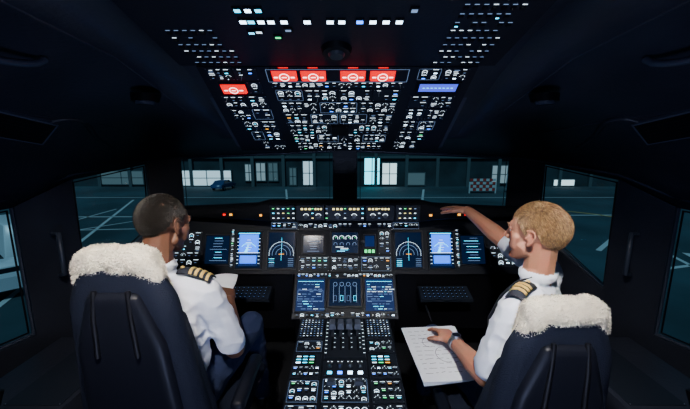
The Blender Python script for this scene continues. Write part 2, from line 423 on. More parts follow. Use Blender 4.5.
pilot('airline_pilot',dict(skin=M_SKIN1,hair=M_HAIR1,hairlen=.011,bald=True,bars=4,nh=11000,
    rs=(1,-.12,0),rp=(1,0,0),pelvis=(-.68,1.17,.56),chest=(-.70,1.17,.84),neck=(-.705,1.18,1.045),head=(-.69,1.225,1.207),face=(.36,.90,-.20),
    armL=((-.885,1.20,.965),(-.93,1.28,.70),(-.76,1.46,.80)),armR=((-.525,1.17,.955),(-.455,1.24,.68),(-.555,1.47,.775)),
    handL=((.55,.8,.15),(-.2,.1,.9),(.5,.3,.5),[.35,.45,.5,.55],.6),handR=((-.35,.85,.25),(.3,-.1,.9),(-.6,.2,.5),[.3,.42,.5,.55],.6),
    legs=[((-.77,1.20,.53),(-.83,1.60,.56),(-.83,1.74,.10)),((-.59,1.20,.53),(-.48,1.56,.60),(-.48,1.70,.10))]))
pilot('airline_pilot.001',dict(skin=M_SKIN2,hair=M_HAIR2,haircap=M_HAIR3,hairmix=[M_HAIR2,M_HAIR2,M_HAIR3,M_HAIR4],hairlen=.018,bars=3,nh=12000,
    rs=(.72,.70,0),rp=(.95,.3,0),pelvis=(.67,1.15,.55),chest=(.69,1.15,.82),neck=(.715,1.16,1.02),head=(.70,1.165,1.185),face=(-.60,.80,-.05),
    armL=((.575,1.03,.955),(.51,1.07,.68),(.475,1.31,.664)),armR=((.84,1.30,.985),(.775,1.53,1.045),(.665,1.755,1.158)),
    handL=((-.30,.95,.03),(.1,.1,1),(-.9,-.2,0),[.33,.42,.48,.52],.9),handR=((-.42,.9,.0),(.1,.1,1),(-.9,-.3,0),[.15,.2,.25,.3],.3),
    watch=True,
    legs=[((.58,1.20,.52),(.46,1.58,.52),(.46,1.72,.10)),((.78,1.22,.53),(.86,1.60,.55),(.86,1.74,.10))]))

# ------------------------------------------------------------------ cockpit shell
ST=[ # x,y,sill,top, inner
 (.09,2.55,1.05,1.475,(.09,1.95,1.54)),
 (1.22,2.45,1.00,1.42,(.62,1.88,1.57)),
 (1.38,2.30,.92,1.39,(.63,1.70,1.67)),
 (1.64,1.95,.62,1.31,(.64,1.45,1.80)),
 (1.75,1.70,.46,1.19,(.66,1.25,1.90)),
 (2.00,1.00,.46,1.15,(.68,.80,1.98)),
 (2.05,-.60,.46,1.15,(.70,-.60,2.03))]
def prof(s,sgn,n=8):
    w=V((s[0]*sgn,s[1],s[3])); i=V(s[4]); i.x*=sgn
    c=V((w.x*.86+i.x*.14,w.y*.86+i.y*.14,w.z*.3+i.z*.7))
    return [w*(1-u)**2+c*2*u*(1-u)+i*u*u for u in [k/n for k in range(n+1)]]
PC={(k,g):prof(ST[k],g,20) for k in range(len(ST)) for g in (-1,1)}
def surf(sgn,t,u):
    k=min(int(t),len(ST)-2); a=t-k
    P=PC[k,sgn]; Q=PC[k+1,sgn]
    j=min(int(u*20),19); b=u*20-j
    return (P[j]*(1-b)+P[j+1]*b)*(1-a)+(Q[j]*(1-b)+Q[j+1]*b)*a
ceil=MB()
rows=[prof(s,-1) for s in reversed(ST)]+[prof(s,1) for s in ST]
ceil.grid(rows,M_SHELL)
for k in range(len(ST)-1):
    a=V(ST[k][4]); b=V(ST[k+1][4])
    ceil.face([(-a.x,a.y,a.z),(a.x,a.y,a.z),(b.x,b.y,b.z),(-b.x,b.y,b.z)],M_SHELL)
ceil.build('ceiling',solid=.03)
def wallseg(mb,s0,s1,g0,g1,window):
    a=V((s0[0]*g0,s0[1],0)); b=V((s1[0]*g1,s1[1],0))
    def P(p,z): return (p.x,p.y,z)
    mb.face([P(a,0),P(b,0),P(b,s1[2]),P(a,s0[2])],M_SHELL)
    if not window: mb.face([P(a,s0[2]),P(b,s1[2]),P(b,s1[3]),P(a,s0[3])],M_SHELL)
wf=MB(); wallseg(wf,ST[0],ST[0],-1,1,False)
for g in (-1,1):
    wallseg(wf,ST[0],ST[1],g,g,True); wallseg(wf,ST[1],ST[2],g,g,False)
wf.build('wall_front',solid=.06)
for g,nm in ((-1,'wall_left'),(1,'wall_right')):
    w=MB(); wallseg(w,ST[2],ST[3],g,g,True); wallseg(w,ST[3],ST[4],g,g,False); wallseg(w,ST[4],ST[5],g,g,True); wallseg(w,ST[5],ST[6],g,g,False)
    w.build(nm,solid=.06)
b=MB(); b.box(WF,-2.1,-.66,2.1,-.6,0,2.1,M_SHELL); b.build('wall_back')
b=MB(); b.box(WF,-2.1,-.66,2.1,2.6,-.06,0,M_FLOOR); b.build('floor')
mg=bpy.data.materials.new('window_glass'); mg.use_nodes=True; nt=mg.node_tree; nt.nodes.clear()
out=nt.nodes.new('ShaderNodeOutputMaterial'); mx=nt.nodes.new('ShaderNodeMixShader'); tr=nt.nodes.new('ShaderNodeBsdfTransparent'); gl=nt.nodes.new('ShaderNodeBsdfGlossy')
tr.inputs['Color'].default_value=(.85,.95,1,1); gl.inputs['Roughness'].default_value=.02; mx.inputs[0].default_value=.015
nt.links.new(tr.outputs[0],mx.inputs[1]); nt.links.new(gl.outputs[0],mx.inputs[2]); nt.links.new(mx.outputs[0],out.inputs[0])
wn=1
for g in (-1,1):
    for k in (0,2,4):
        a,c=ST[k],ST[k+1]
        q=[V((a[0]*g,a[1],a[2])),V((c[0]*g,c[1],c[2])),V((c[0]*g,c[1],c[3])),V((a[0]*g,a[1],a[3]))]
        m=MB(); m.face(q,mg); m.tube(q,.014,M_TRIM,8,True)
        cc=sum(q,V())/4; q2=[p+(cc-p).normalized()*.03 for p in q]; m.tube(q2,.006,M_BLK,6,True)
        m.build('window_%d'%wn); wn+=1
tn=1
for g in (-1,1):
    for (u,t0,t1,r) in ((.06,0.,5.4,.014),(.55,1.6,5.6,.009),(.88,2.4,5.6,.008)):
        m=MB(); m.tube([surf(g,t0+(t1-t0)*i/40,u)+V((0,0,-.012)) for i in range(41)],r,M_TRIM if u<.1 else M_SHELL,8); m.build('trim_%d'%tn); tn+=1
    m=MB(); pts=[surf(g,2.6+1.9*i/20,.30+.25*math.sin(math.pi*i/20))-V((g*.01,0,.01)) for i in range(21)]; m.tube(pts,[.010+.006*math.sin(math.pi*i/20) for i in range(21)],M_SHELL,8); m.build('trim_%d'%tn); tn+=1
    m=MB(); pts=[]
    for i in range(15):
        s_=i/14; P=surf(g,4.35+.75*s_,.80); pts.append(P-V((0,0,.030+.055*math.sin(math.pi*s_)**.6)))
    m.tube(pts,.012,M_TRIM,10); m.build('assist_handle' if g<0 else 'assist_handle.001')
    tgt=V((g*1.40,1.49,1.52)); best=min(((surf(g,2+3.5*i/70,j/40)-tgt).length,2+3.5*i/70,j/40) for i in range(71) for j in range(40))
    t,u=best[1],best[2]; P=surf(g,t,u)
    N=(surf(g,t+.05,u)-surf(g,t-.05,u)).cross(surf(g,t,min(u+.03,1))-surf(g,t,u-.03)).normalized()
    if N.dot(V((0,.5,1.3))-P)<0: N=-N
    U=V((0,0,1)).cross(N).normalized(); F=Frame(P,N.cross(U),U); m=MB()
    sk=.16*g
    def para(hw,hh,h0,h1,mm):
        q=[(-hw,-hh),(hw,-hh),(hw,hh),(-hw,hh)]
        lo=[F.p(a,c+a*sk*2,h0) for a,c in q]; hi=[F.p(a,c+a*sk*2,h1) for a,c in q]
        m.face(hi,mm)
        for i in range(4): m.face([lo[i],lo[(i+1)%4],hi[(i+1)%4],hi[i]],mm)
    para(.120,.085,-.02,.034,M_VENT); para(.110,.075,.02,.036,M_BLK)
    for i in range(5):
        c=-.05+i*.025; q=[(-.100,c-.002),(.100,c-.002),(.100,c+.002),(-.100,c+.002)]
        m.face([F.p(a,e+a*sk*2,.039) for a,e in q],M_PLATE2)
    m.build('air_vent' if g<0 else 'air_vent.001')
    P=surf(g,3.2,.86); m=MB(); F=Frame(P-V((0,.01,.045)),(0,1,0.)); F.N=V((0,-.35,-1)).normalized()
    m.knob(F,0,0,.060,.035,M_BLK,24,.9,0); m.knob(F,0,0,.040,.05,M_TRIM,20,.9,.035); m.ring(F,0,0,.02,.033,0,6.283,.052,M_KNOB,20)
    m.build('reading_lamp' if g<0 else 'reading_lamp.001')
    m=MB(); a=V((g*1.63,1.78,1.02)); m.tube([a,a+V((-g*.06,-.03,.01)),a+V((-g*.07,-.04,-.1)),a+V((-g*.07,-.04,-.22)),a+V((-g*.01,0,-.24))],.012,M_TRIM,8); m.build('grab_handle' if g<0 else 'grab_handle.001')

# ------------------------------------------------------------------ instrument generators
rng=random.Random(11)
def dash(mb,F,u,v,w,h,mm,hh=.0022): mb.quad(F,u-w/2,v-hh/2,u+w/2,v+hh/2,h,mm)
def cell(mb,F,u,v,s,h,kind=None):
    k=kind or rng.choices(['btn','btnlit','knob','arc','text','toggle','gap'],[4.5,3.4,2,2.6,1.6,1.2,.8])[0]
    if k in('btn','btnlit'):
        a=s*.30; mb.box(F,u-a,v-a*.9,u+a,v+a*.9,h,h+.006,M_BLK,.0015)
        dash(mb,F,u,v+s*.42,s*rng.uniform(.45,.8),h+.001,L_W)
        if k=='btnlit':
            mm=rng.choices([L_C,L_B,L_G,L_A,L_WB],[4,3,1.2,1.,3])[0]; dash(mb,F,u,v-.002,a*1.5,h+.0066,mm,.0046)
        else:
            dash(mb,F,u,v,a*1.1,h+.0066,L_D,.0018)
    elif k=='knob':
        mb.knob(F,u,v,s*.24,h+.014,M_KNOB,12); mb.line(F,u,v,u+s*.1,v+s*.17,.0022,h+.0145,L_W)
        for a in range(5): 
            an=.3+a*.63; mb.line(F,u+s*.32*math.cos(an),v+s*.32*math.sin(an),u+s*.42*math.cos(an),v+s*.42*math.sin(an),.0018,h+.001,L_W)
    elif k=='arc':
        mb.ring(F,u,v-s*.05,s*.30,s*.30+.0024,0,math.pi,h+.001,L_W,10)
        mb.line(F,u-s*.30,v-s*.05,u-s*.30,v-s*.32,.002,h+.001,L_W); mb.line(F,u+s*.30,v-s*.05,u+s*.30,v-s*.32,.002,h+.001,L_W)
        dash(mb,F,u,v-s*.1,s*.3,h+.001,rng.choice([L_W,L_C,L_WB]),.003)
    elif k=='text':
        for i in range(3): dash(mb,F,u+rng.uniform(-.1,.1)*s,v+(i-1)*s*.28,s*rng.uniform(.3,.8),h+.001,rng.choice([L_W,L_D,L_W]))
    elif k=='toggle':
        mb.knob(F,u,v,s*.13,h+.004,M_METAL,8); mb.knob(F,u,v,s*.05,h+.02,M_METAL,6); dash(mb,F,u,v+s*.4,s*.5,h+.001,L_W)
def dense(mb,F,u0,v0,u1,v1,s,h=0.,kinds=None):
    nu=max(1,int((u1-u0)/s)); nv=max(1,int((v1-v0)/s)); su=(u1-u0)/nu; sv=(v1-v0)/nv
    for i in range(nu):
        for j in range(nv):
            cell(mb,F,u0+(i+.5)*su,v0+(j+.5)*sv,min(su,sv),h,rng.choice(kinds) if kinds else None)
def module(mb,F,u0,v0,u1,v1,s,frame=True,kinds=None):
    g=.002; mb.box(F,u0+g,v0+g,u1-g,v1-g,0,.004,M_PLATE2,.001)
    for a in (u0+.007,u1-.007):
        for c in (v0+.007,v1-.007): mb.knob(F,a,c,.0025,.0052,M_METAL,6,.8,.004)
    if frame: 
        if rng.random()<.35: mb.outline(F,u0+.006,v0+.006,u1-.006,v1-.006,.0010,.0046,L_D)
    dense(mb,F,u0+.008,v0+.006,u1-.008,v1-.006,s,.004,kinds)

# ------------------------------------------------------------------ overhead panel
ox=-.03
oh=MB()
FA=Frame((ox,1.9,1.48),(0,-.53,.33)); FB=Frame((ox,1.37,1.81),(0,-.47,.11))
oh.box(FA,-.56,-.01,.56,.625,-.045,0,M_PANEL,.004); oh.box(FB,-.62,0,.62,.62,-.05,0,M_PANEL,.004)
oh.box(FA,-.60,-.03,.60,.63,-.065,-.03,M_TRIM,.01)
vr=[0.012,.085,.165,.25,.335,.42,.50]
for j in range(len(vr)-1):
    v0,v1=vr[j],vr[j+1]
    cuts={0:[-.24,-.08,.08,.24],1:[-.25,-.12,0,.12,.25],2:[-.26,-.05,.06,.26],3:[-.265,-.14,.0,.14,.265],4:[-.27,-.09,.09,.27],5:[-.275,-.15,0,.15,.275]}[j]
    for a,c in zip(cuts[:-1],cuts[1:]): module(oh,FA,a,v0,c,v1,.028)
oh.box(FA,-.04,.17,.05,.245,.004,.02,M_BLK,.004)
module(oh,FA,-.285,.505,.285,.545,.030)
for u in (-.215,-.098,.062,.182):
    oh.box(FA,u-.056,.548,u+.056,.612,0,.006,M_PLATE2,.001)
    oh.box(FA,u-.051,.556,u+.051,.606,.006,.016,L_R,.004)
    oh.ring(FA,u,.581,.017,.021,0,6.283,.0165,L_P,18)
    for du in (-.034,.034): dash(oh,FA,u+du,.581,.016,.0165,L_P,.006)
    dash(oh,FA,u,.581,.020,.0165,L_P,.005)
    dash(oh,FA,u,.618,.04,.002,L_R,.006)
oh.outline(FA,-.285,.546,.285,.614,.0014,.007,L_D)
for sgn in (-1,1):
    def X(a,c): return (a,c) if sgn>0 else (-c,-a)
    for v0,v1,cs in ((.02,.10,(.29,.37,.43)),(.105,.19,(.30,.39,.46)),(.195,.28,(.305,.39,.48)),(.285,.37,(.31,.41,.51)),(.375,.46,(.315,.41,.52)),(.55,.62,(.32,.42,.53))):
        for a,c in zip(cs[:-1],cs[1:]):
            u0,u1=X(a,c); module(oh,FA,u0,v0,u1,v1,.028)
    if sgn<0:
        oh.box(FA,-.50,.475,-.385,.535,0,.006,M_PLATE2,.001); oh.box(FA,-.495,.48,-.39,.53,.006,.016,L_R,.004)
        oh.ring(FA,-.4425,.505,.015,.019,0,6.283,.0165,L_P,18)
        for du in (-.032,0,.032): dash(oh,FA,-.4425+du,.505,.016,.0165,L_P,.005)
        module(oh,FA,-.385,.47,-.32,.545,.03)
    else:
        oh.box(FA,.33,.475,.52,.54,0,.004,M_BLK,.001); oh.quad(FA,.345,.485,.505,.53,.0045,glow('lcd_blue',(.06,.10,1.),1.6))
        for i in range(8): dash(oh,FA,.365+i*.017,.507,.01,.005,L_C,.003)
    nr=6 if sgn<0 else 9
    for r in range(nr):
        for c in range(7):
            if rng.random()<.12: continue
            u=(.375+c*.027)*sgn; v=.02+r*.042
            oh.box(FB,u-.007,v-.006,u+.007,v+.006,0,.006,M_BLK,.001)
            dash(oh,FB,u,v+.013,.014,.001,rng.choice([L_W,L_D,L_D]),.003)
            if sgn>0 and rng.random()<.12: dash(oh,FB,u,v,.010,.0065,rng.choice([L_B,L_C]),.006)
for x,m in ((-.31,L_WB),(-.285,L_C),(-.255,L_WB),(-.225,L_WB),(-.185,L_WB),(-.115,L_WB),(-.045,L_WB),(-.01,L_WB),(.045,L_B),(.085,L_WB),(.125,L_WB),(.165,L_WB)):
    oh.box(FB,x-.013-ox,.280,x+.013-ox,.308,0,.006,M_BLK,.001); oh.quad(FB,x-.010-ox,.286,x+.010-ox,.302,.0065,m)
for x,m in ((-.31,L_C),(-.28,L_WB),(-.25,L_C),(.2,L_D)):
    oh.box(FB,x-.013-ox,.333,x+.013-ox,.362,0,.006,M_BLK,.001); oh.quad(FB,x-.009-ox,.340,x+.009-ox,.355,.0065,m)
for x,t,m in ((-.19,.21,L_G),(-.27,.235,L_C),(-.245,.24,L_W),(-.15,.25,L_D)):
    oh.box(FB,x-.014,t-.012,x+.014,t+.012,0,.006,M_BLK,.001); oh.quad(FB,x-.009,t-.005,x+.009,t+.005,.0065,m)
oh.knob(FB,0,.13,.055,.02,M_BLK,28,.9); oh.knob(FB,0,.13,.03,.03,M_KNOB,20,.8,.02)
oh.build('overhead_panel')

# ------------------------------------------------------------------ glareshield
gs=MB()
sec=[(-1.22,2.08,1.10,1.05),(-.95,2.02,1.115,1.055),(-.55,1.97,1.145,1.05),(-.47,1.95,1.168,1.045),(.47,1.95,1.168,1.045),(.55,1.97,1.145,1.05),(.95,2.02,1.115,1.055),(1.22,2.08,1.10,1.05)]
rows=[]
for x,y,zt,zb in sec:
    yb=2.36 if abs(x)>1.2 else 2.44
    pr=[(y+.03,zb),(y,zb+.01),(y,zt-.015),(y+.012,zt),(y+.1,zt+.005),(yb-.12,1.09),(yb,1.06)]
    rows.append([V((x,a,c)) for a,c in pr])
gs.grid(rows,M_GLARE,False,True)
gs.face([p for p in rows[0]][::-1],M_GLARE); gs.face([p for p in rows[-1]],M_GLARE)
gs.grid([[r[0],r[-1]] for r in rows],M_GLARE,False,False)
FG=Frame((0,1.948,1.045),(0,.0,1))
for a,c in ((-.455,-.30),(-.30,-.12),(-.12,.12),(.12,.30),(.30,.455)):
    gs.box(FG,a+.003,.012,c-.003,.108,0,.006,M_PLATE2,.002)
L_Y=glow('fcu_lcd_digits',(1.,.85,.35),2.4)
for a,c in ((-.27,-.20),(-.185,-.135),(-.08,-.01),(.02,.09),(.135,.20),(.215,.27)):
    gs.box(FG,a,.072,c,.098,.006,.008,M_BLK); 
    for i in range(3): dash(gs,FG,a+(c-a)*(i+.5)/3,.085,(c-a)*.2,.0084,L_Y,.011)
    gs.knob(FG,(a+c)/2,.040,.012,.03,M_KNOB,14,.85,.006); gs.ring(FG,(a+c)/2,.040,.015,.018,.3,2.8,.0065,L_W,8)
for x in (-.43,-.40,-.37,-.34,-.31,.33,.36,.39,.42,-.11,.0,.105,-.195,.205):
    for v in (.03,.06,.088):
        gs.box(FG,x-.009,v-.008,x+.009,v+.008,.006,.011,M_BLK,.001); dash(gs,FG,x,v,.012,.0116,rng.choice([L_W,L_G,L_D,L_C,L_Y,L_W]),.005)
for x,m in ((-.74,L_R),(-.70,L_A),(-.51,L_A),(-.48,L_R),(.48,L_R),(.52,L_A),(.70,L_A),(.74,L_R)):
    y=1.965 if abs(x)<.6 else 1.985
    F=Frame((0,y,1.045),(0,0,1)); gs.box(F,x-.014,.03,x+.014,.055,-.02,.006,M_BLK,.001); dash(gs,F,x,.043,.018,.0065,m,.012)
gs.build('glareshield')

# ------------------------------------------------------------------ main instrument panel
mp=MB()
FM=Frame((0,2.0,.70),(0,.12,.30))
mp.box(FM,-1.18,-.005,1.18,.34,-.05,0,M_PANEL)
mp.box(WF,-1.18,2.03,-.34,2.12,.30,.70,M_BLK); mp.box(WF,.34,2.03,1.18,2.12,.30,.70,M_BLK)
def bezel(u0,v0,u1,v1,bg,F=FM,mb=mp):
    mb.box(F,u0-.012,v0-.012,u1+.012,v1+.012,0,.010,M_PLATE2,.003); mb.box(F,u0-.004,v0-.004,u1+.004,v1+.004,.010,.011,M_BLK); mb.quad(F,u0,v0,u1,v1,.0116,bg)
def pfd(u0,u1,v0,v1):
    bezel(u0,v0,u1,v1,S_BLK); w=u1-u0;h=v1-v0
    mp.quad(FM,u0+w*.10,v0+h*.42,u1-w*.10,v1-h*.06,.012,S_BLU); mp.quad(FM,u0+w*.10,v0+h*.05,u1-w*.10,v0+h*.42,.012,S_NAV)
    mp.quad(FM,u0+w*.16,v0+h*.12,u1-w*.16,v0+h*.34,.0123,S_BLU)
    mp.line(FM,u0+w*.1,v0+h*.42,u1-w*.1,v0+h*.42,.003,.0125,L_W)
    for i in range(5): mp.line(FM,u0+w*(.42-.04*(i%2)),v0+h*(.5+i*.07),u1-w*(.42-.04*(i%2)),v0+h*(.5+i*.07),.002,.0125,L_W)
    mp.ring(FM,(u0+u1)/2,v0+h*.45,w*.34,w*.34+.003,.6,2.54,.0125,L_C,14)
    mp.face([FM.p((u0+u1)/2-w*.18,v0+h*.42,.0126),FM.p((u0+u1)/2-w*.05,v0+h*.42,.0126),FM.p((u0+u1)/2,v0+h*.68,.0126)],L_C)
    for s_ in (u0+w*.06,u1-w*.06):
        for i in range(8): dash(mp,FM,s_,v0+h*(.12+i*.1),w*.07,.0125,L_W)
    mp.line(FM,u0+w*.06,v1-h*.03,u1-w*.06,v1-h*.03,.004,.0125,L_C)
def nd(u0,u1,v0,v1):
    bezel(u0,v0,u1,v1,S_BLK); w=u1-u0;h=v1-v0;c=(u0+u1)/2
    for k,r in enumerate((.46,.34,.2)): mp.ring(FM,c,v0+h*.38,w*r,w*r+(.0013 if k==0 else .002),-.15,math.pi+.15,.0125,L_W if k==0 else L_D,26)
    for i in range(13):
        a=math.pi*i/12; mp.line(FM,c+w*.42*math.cos(a),v0+h*.38+w*.42*math.sin(a),c+w*.46*math.cos(a),v0+h*.38+w*.46*math.sin(a),.0014,.0126,L_D)
    mp.line(FM,c,v0+h*.2,c,v0+h*.85,.0012,.0126,L_C); mp.line(FM,c-w*.1,v0+h*.38,c+w*.1,v0+h*.38,.003,.0126,L_A)
    for i in range(5): dash(mp,FM,u0+w*.14,v0+h*(.05+i*.05),w*.2,.0125,rng.choice([L_D,L_C,L_G])); dash(mp,FM,u1-w*.14,v0+h*(.05+i*.05),w*.2,.0125,L_D)
pfd(-.70,-.545,.035,.262); nd(-.495,-.325,.035,.262); nd(.325,.495,.035,.262); pfd(.545,.70,.035,.262)
for g in (-1,1):
    u0,u1=sorted((g*.75,g*.90)); bezel(u0,.06,u1,.24,S_BLK)
    for r in range(9): dash(mp,FM,(u0+u1)/2+rng.uniform(-.01,.01),.08+r*.018,rng.uniform(.04,.11),.0125,rng.choice([L_D,L_D,L_C]),.002)
    u0,u1=sorted((g*.93,g*1.16)); module(mp,FM,u0,.04,u1,.27,.04)
    u0,u1=sorted((g*.72,g*.745)); dense(mp,FM,u0,.03,u1,.28,.025)
    F=Frame((g*.62,1.90,.60),(0,.95,.25)); mp.box(F,-.16,-.04,.16,.09,-.02,0,M_PLATE2,.004)
    for r in range(4):
        for c in range(10): mp.box(F,-.14+c*.028,-.03+r*.028,-.119+c*.028,-.009+r*.028,0,.004,M_BLK,.001); dash(mp,F,-.13+c*.028,-.02+r*.028,.006,.0045,L_D,.003)
bezel(-.085,.13,.085,.262,S_BLK)
for i in range(4):
    c=-.062+i*.041; mp.ring(FM,c,.225,.014,.0165,-.5,3.7,.0125,L_W,14); mp.line(FM,c,.225,c+.009,.235,.002,.0126,L_G); mp.ring(FM,c,.185,.010,.012,-.5,3.7,.0125,L_D,12)
for i in range(4): dash(mp,FM,-.03+rng.uniform(-.03,.05),.14+i*.009,.05,.0125,rng.choice([L_G,L_W,L_C]),.003)
bezel(-.27,.13,-.14,.24,S_BLK)
for i in range(6): dash(mp,FM,-.205,.14+i*.016,rng.uniform(.03,.1),.0125,L_D)
module(mp,FM,-.30,.01,-.10,.11,.032); module(mp,FM,-.095,.01,.095,.11,.032); module(mp,FM,.10,.01,.30,.11,.032)
bezel(.13,.17,.19,.24,S_NAV); module(mp,FM,.215,.12,.30,.28,.03); 
mp.box(FM,.12,.12,.2,.16,0,.008,M_BLK,.002)
for i in range(3): mp.quad(FM,.127+i*.024,.13,.143+i*.024,.15,.0085,L_G)
module(mp,FM,-.315,.275,.315,.335,.032)
for u in (-.40,.40): module(mp,FM,u-.09,.28,u+.09,.335,.03)
mp.knob(FM,.115,.20,.012,.05,M_KNOB,12); 
mp.build('main_instrument_panel')

# ------------------------------------------------------------------ centre pedestal
pd=MB()
FL=Frame((0,1.80,.50),(0,.17,.21)); FQ=Frame((0,1.02,.41),(0,.78,.09))
pd.box(FL,-.32,-.01,.32,.275,-.06,0,M_PANEL,.004); pd.box(FQ,-.265,0,.265,.785,-.06,0,M_PANEL,.004)
pd.box(WF,-.25,1.04,.25,2.0,.0,.41,M_BLK); pd.box(WF,-.30,1.82,.30,2.02,0,.52,M_BLK)
def mfd(u0,u1,v0,v1,seed):
    r_=random.Random(seed); bezel(u0,v0,u1,v1,S_NAV,FL,pd); w=u1-u0;h=v1-v0
    pd.line(FL,u0+w*.04,v1-h*.09,u1-w*.04,v1-h*.09,.002,.0125,L_C)
    for i in range(11):
        v=v0+h*(.06+i*.075); u=u0+w*.06
        while u<u1-w*.15:
            l=w*r_.uniform(.06,.2)
            if r_.random()<.7: dash(pd,FL,u+l/2,v,l,.0125,r_.choice([L_W,L_D,L_C,L_D,L_D]),.0026)
            u+=l+w*.05
    pd.outline(FL,u0+w*.05,v0+h*.3,u1-w*.05,v0+h*.62,.0015,.0125,L_D)
mfd(-.295,-.125,.04,.235,1); mfd(.125,.295,.04,.235,2)
bezel(-.095,.07,.095,.235,S_BLK,FL,pd)
for i in range(5): pd.line(FL,-.07+i*.035,.09,-.07+i*.035,.19,.002,.0125,L_D)
for i,m in enumerate((L_D,L_W,L_D,L_C)): pd.ring(FL,-.06+i*.04,.2,.011,.0130,0,6.28,.0125,L_D,12); pd.outline(FL,-.068+i*.04,.10,-.052+i*.04,.13,.0012,.0125,L_C if i%2 else L_D)
dense(pd,FL,-.3,.002,.3,.035,.03,.0); dense(pd,FL,-.3,.245,.3,.27,.024,.0)
for g in (-1,1):
    u0,u1=sorted((g*.115,g*.255)); pd.box(FQ,u0,.60,u1,.765,0,.008,M_PLATE2,.003)
    for r in range(8):
        for c in range(7):
            a=u0+.006+c*.0187; v=.607+r*.0192; pd.box(FQ,a,v,a+.0155,v+.0155,.008,.013,M_BLK,.001); dash(pd,FQ,a+.0078,v+.008,.007,.0135,L_W if rng.random()<.5 else L_D,.004)
    module(pd,FQ,u0,.50,u1,.59,.03)
    pd.box(FQ,u0,.33,u1,.49,0,.006,M_PLATE2,.002); pd.box(FQ,u0+.01,.41,u1-.03,.48,.006,.009,M_BLK)
    for r in range(3):
        for c in range(3): dash(pd,FQ,u0+.028+c*.032,.425+r*.02,.022,.0095,rng.choice([L_G,L_WB,L_C,L_A,L_W]),.006)
    dense(pd,FQ,u0+.006,.335,u1-.004,.405,.026,.006,['btnlit','btnlit','knob','btn'])
    module(pd,FQ,u0,.20,u1,.325,.03,True,['btnlit','btnlit','btn','arc','knob']); module(pd,FQ,u0,.04,u1,.195,.032,True,['btnlit','btn','arc','knob','text'])
pd.box(FQ,-.105,.45,.105,.765,0,.018,M_PLATE2,.004)
for i in range(4):
    u=-.066+i*.044; pd.box(FQ,u-.005,.50,u+.005,.74,.018,.0185,M_BLK)
    pd.box(FQ,u-.007,.60,u+.007,.625,.0,.085,M_KNOB,.001); pd.box(FQ,u-.019,.585,u+.019,.64,.075,.105,M_VENT,.006)
    for k in range(6): pd.line(FQ,u+.009,.52+k*.035,u+.016,.52+k*.035,.002,.019,L_W)
for g in (-1,1):
    for k in range(9): dash(pd,FQ,g*.097,.48+k*.03,.010,.019,L_W,.003)
pd.box(FQ,-.105,.345,.105,.44,0,.01,M_PLATE2,.003)
for i in range(4):
    u=-.072+i*.048; pd.knob(FQ,u,.40,.013,.03,M_KNOB,12,.85,.01); dash(pd,FQ,u,.43,.024,.0105,L_W,.004); pd.quad(FQ,u-.011,.352,u+.011,.37,.0105,rng.choice([L_C,L_WB,L_B]))
module(pd,FQ,-.105,.20,.105,.335,.028,True,['btnlit','btnlit','arc','knob']); module(pd,FQ,-.105,.04,.105,.195,.030,True,['btnlit','arc','knob','btn'])
for g in (-1,1):
    pd.box(FQ,g*.06-.006,.255,g*.06+.006,.275,0,.05,M_KNOB); pd.box(FQ,g*.06-.02,.25,g*.06+.02,.28,.045,.065,M_TRIM,.005)
pd.build('center_pedestal')

for g in (-1,1):
    c=MB(); F=Frame((0,0,0),(0,1,0))
    u0,u1=sorted((g*1.14,g*1.62)); c.box(F,u0,.2,u1,1.72,0,.44,M_SHELL,.02)
    FF=Frame((0,0,.44),(0,1,0)); u0,u1=sorted((g*1.18,g*1.42)); module(c,FF,u0,1.2,u1,1.6,.06,False,['gap'])
    c.tube([(g*1.3,1.05,.44),(g*1.3,1.04,.50),(g*1.29,1.06,.56),(g*1.29,1.08,.61)],[.03,.02,.021,.024],M_BLK,10)
    c.build('side_console' if g<0 else 'side_console.001')

# notepad (stack of pages), pen, papers, folder
np_=MB(); r_=random.Random(4)
for k in range(5):
    a=.02*(k-2); F=Frame((.43-.004*k,1.33-.003*k,.590+k*.0045),(-.10-a,.97,.22),(.98,.12-a,0))
    np_.box(F,-.125,-.15,.125,.15,0,.004,M_PAPER if k else M_BLK,.001)
F=Frame((.414,1.318,.612),(-.14,.97,.22),(.98,.08,0))
for i in range(11):
    u=-.10
    while u<.08:
        l=r_.uniform(.01,.04); np_.line(F,u,.12-i*.023,u+l,.12-i*.023+r_.uniform(-.004,.004),.0018,.0012,M_INK); u+=l+.012
np_.ring(F,.02,-.02,.04,.042,0,5,.0013,M_INK,20); np_.ring(F,-.03,.05,.025,.027,0,5,.0013,M_INK,20)
np_.build('notepad')
pn=MB(); pn.tube([(.415,1.45,.676),(.40,1.47,.718),(.39,1.485,.743)],[.0018,.0045,.0045],M_BLK,8); pn.build('pen')
pp=MB(); F=Frame((-.625,1.585,.812),(0.05,.75,.45),(1,.05,0))
rows=[]
for i in range(9):
    t=i/8; rows.append([F.p(-.065+.13*t,-.05+.10*s_/4,.012*math.sin(3*t)+.006*math.cos(s_*1.3)) for s_ in range(5)])
pp.grid(rows,M_PAPER); 
pp.build('paper_sheet',solid=.0015)
db=MB(); F=Frame((-.93,1.08,.30),(0,1,0)); M_CARD=mat('document_folder',(.42,.30,.09),.7,bump=(60,.2))
db.box(F,-.05,-.06,.06,.06,0,.20,M_CARD,.004); db.box(F,-.045,-.055,.055,.055,.20,.215,M_PAPER,.002)
db.box(F,-.09,-.09,.09,.09,-.30,0,M_BLK,.01)
db.build('document_box')

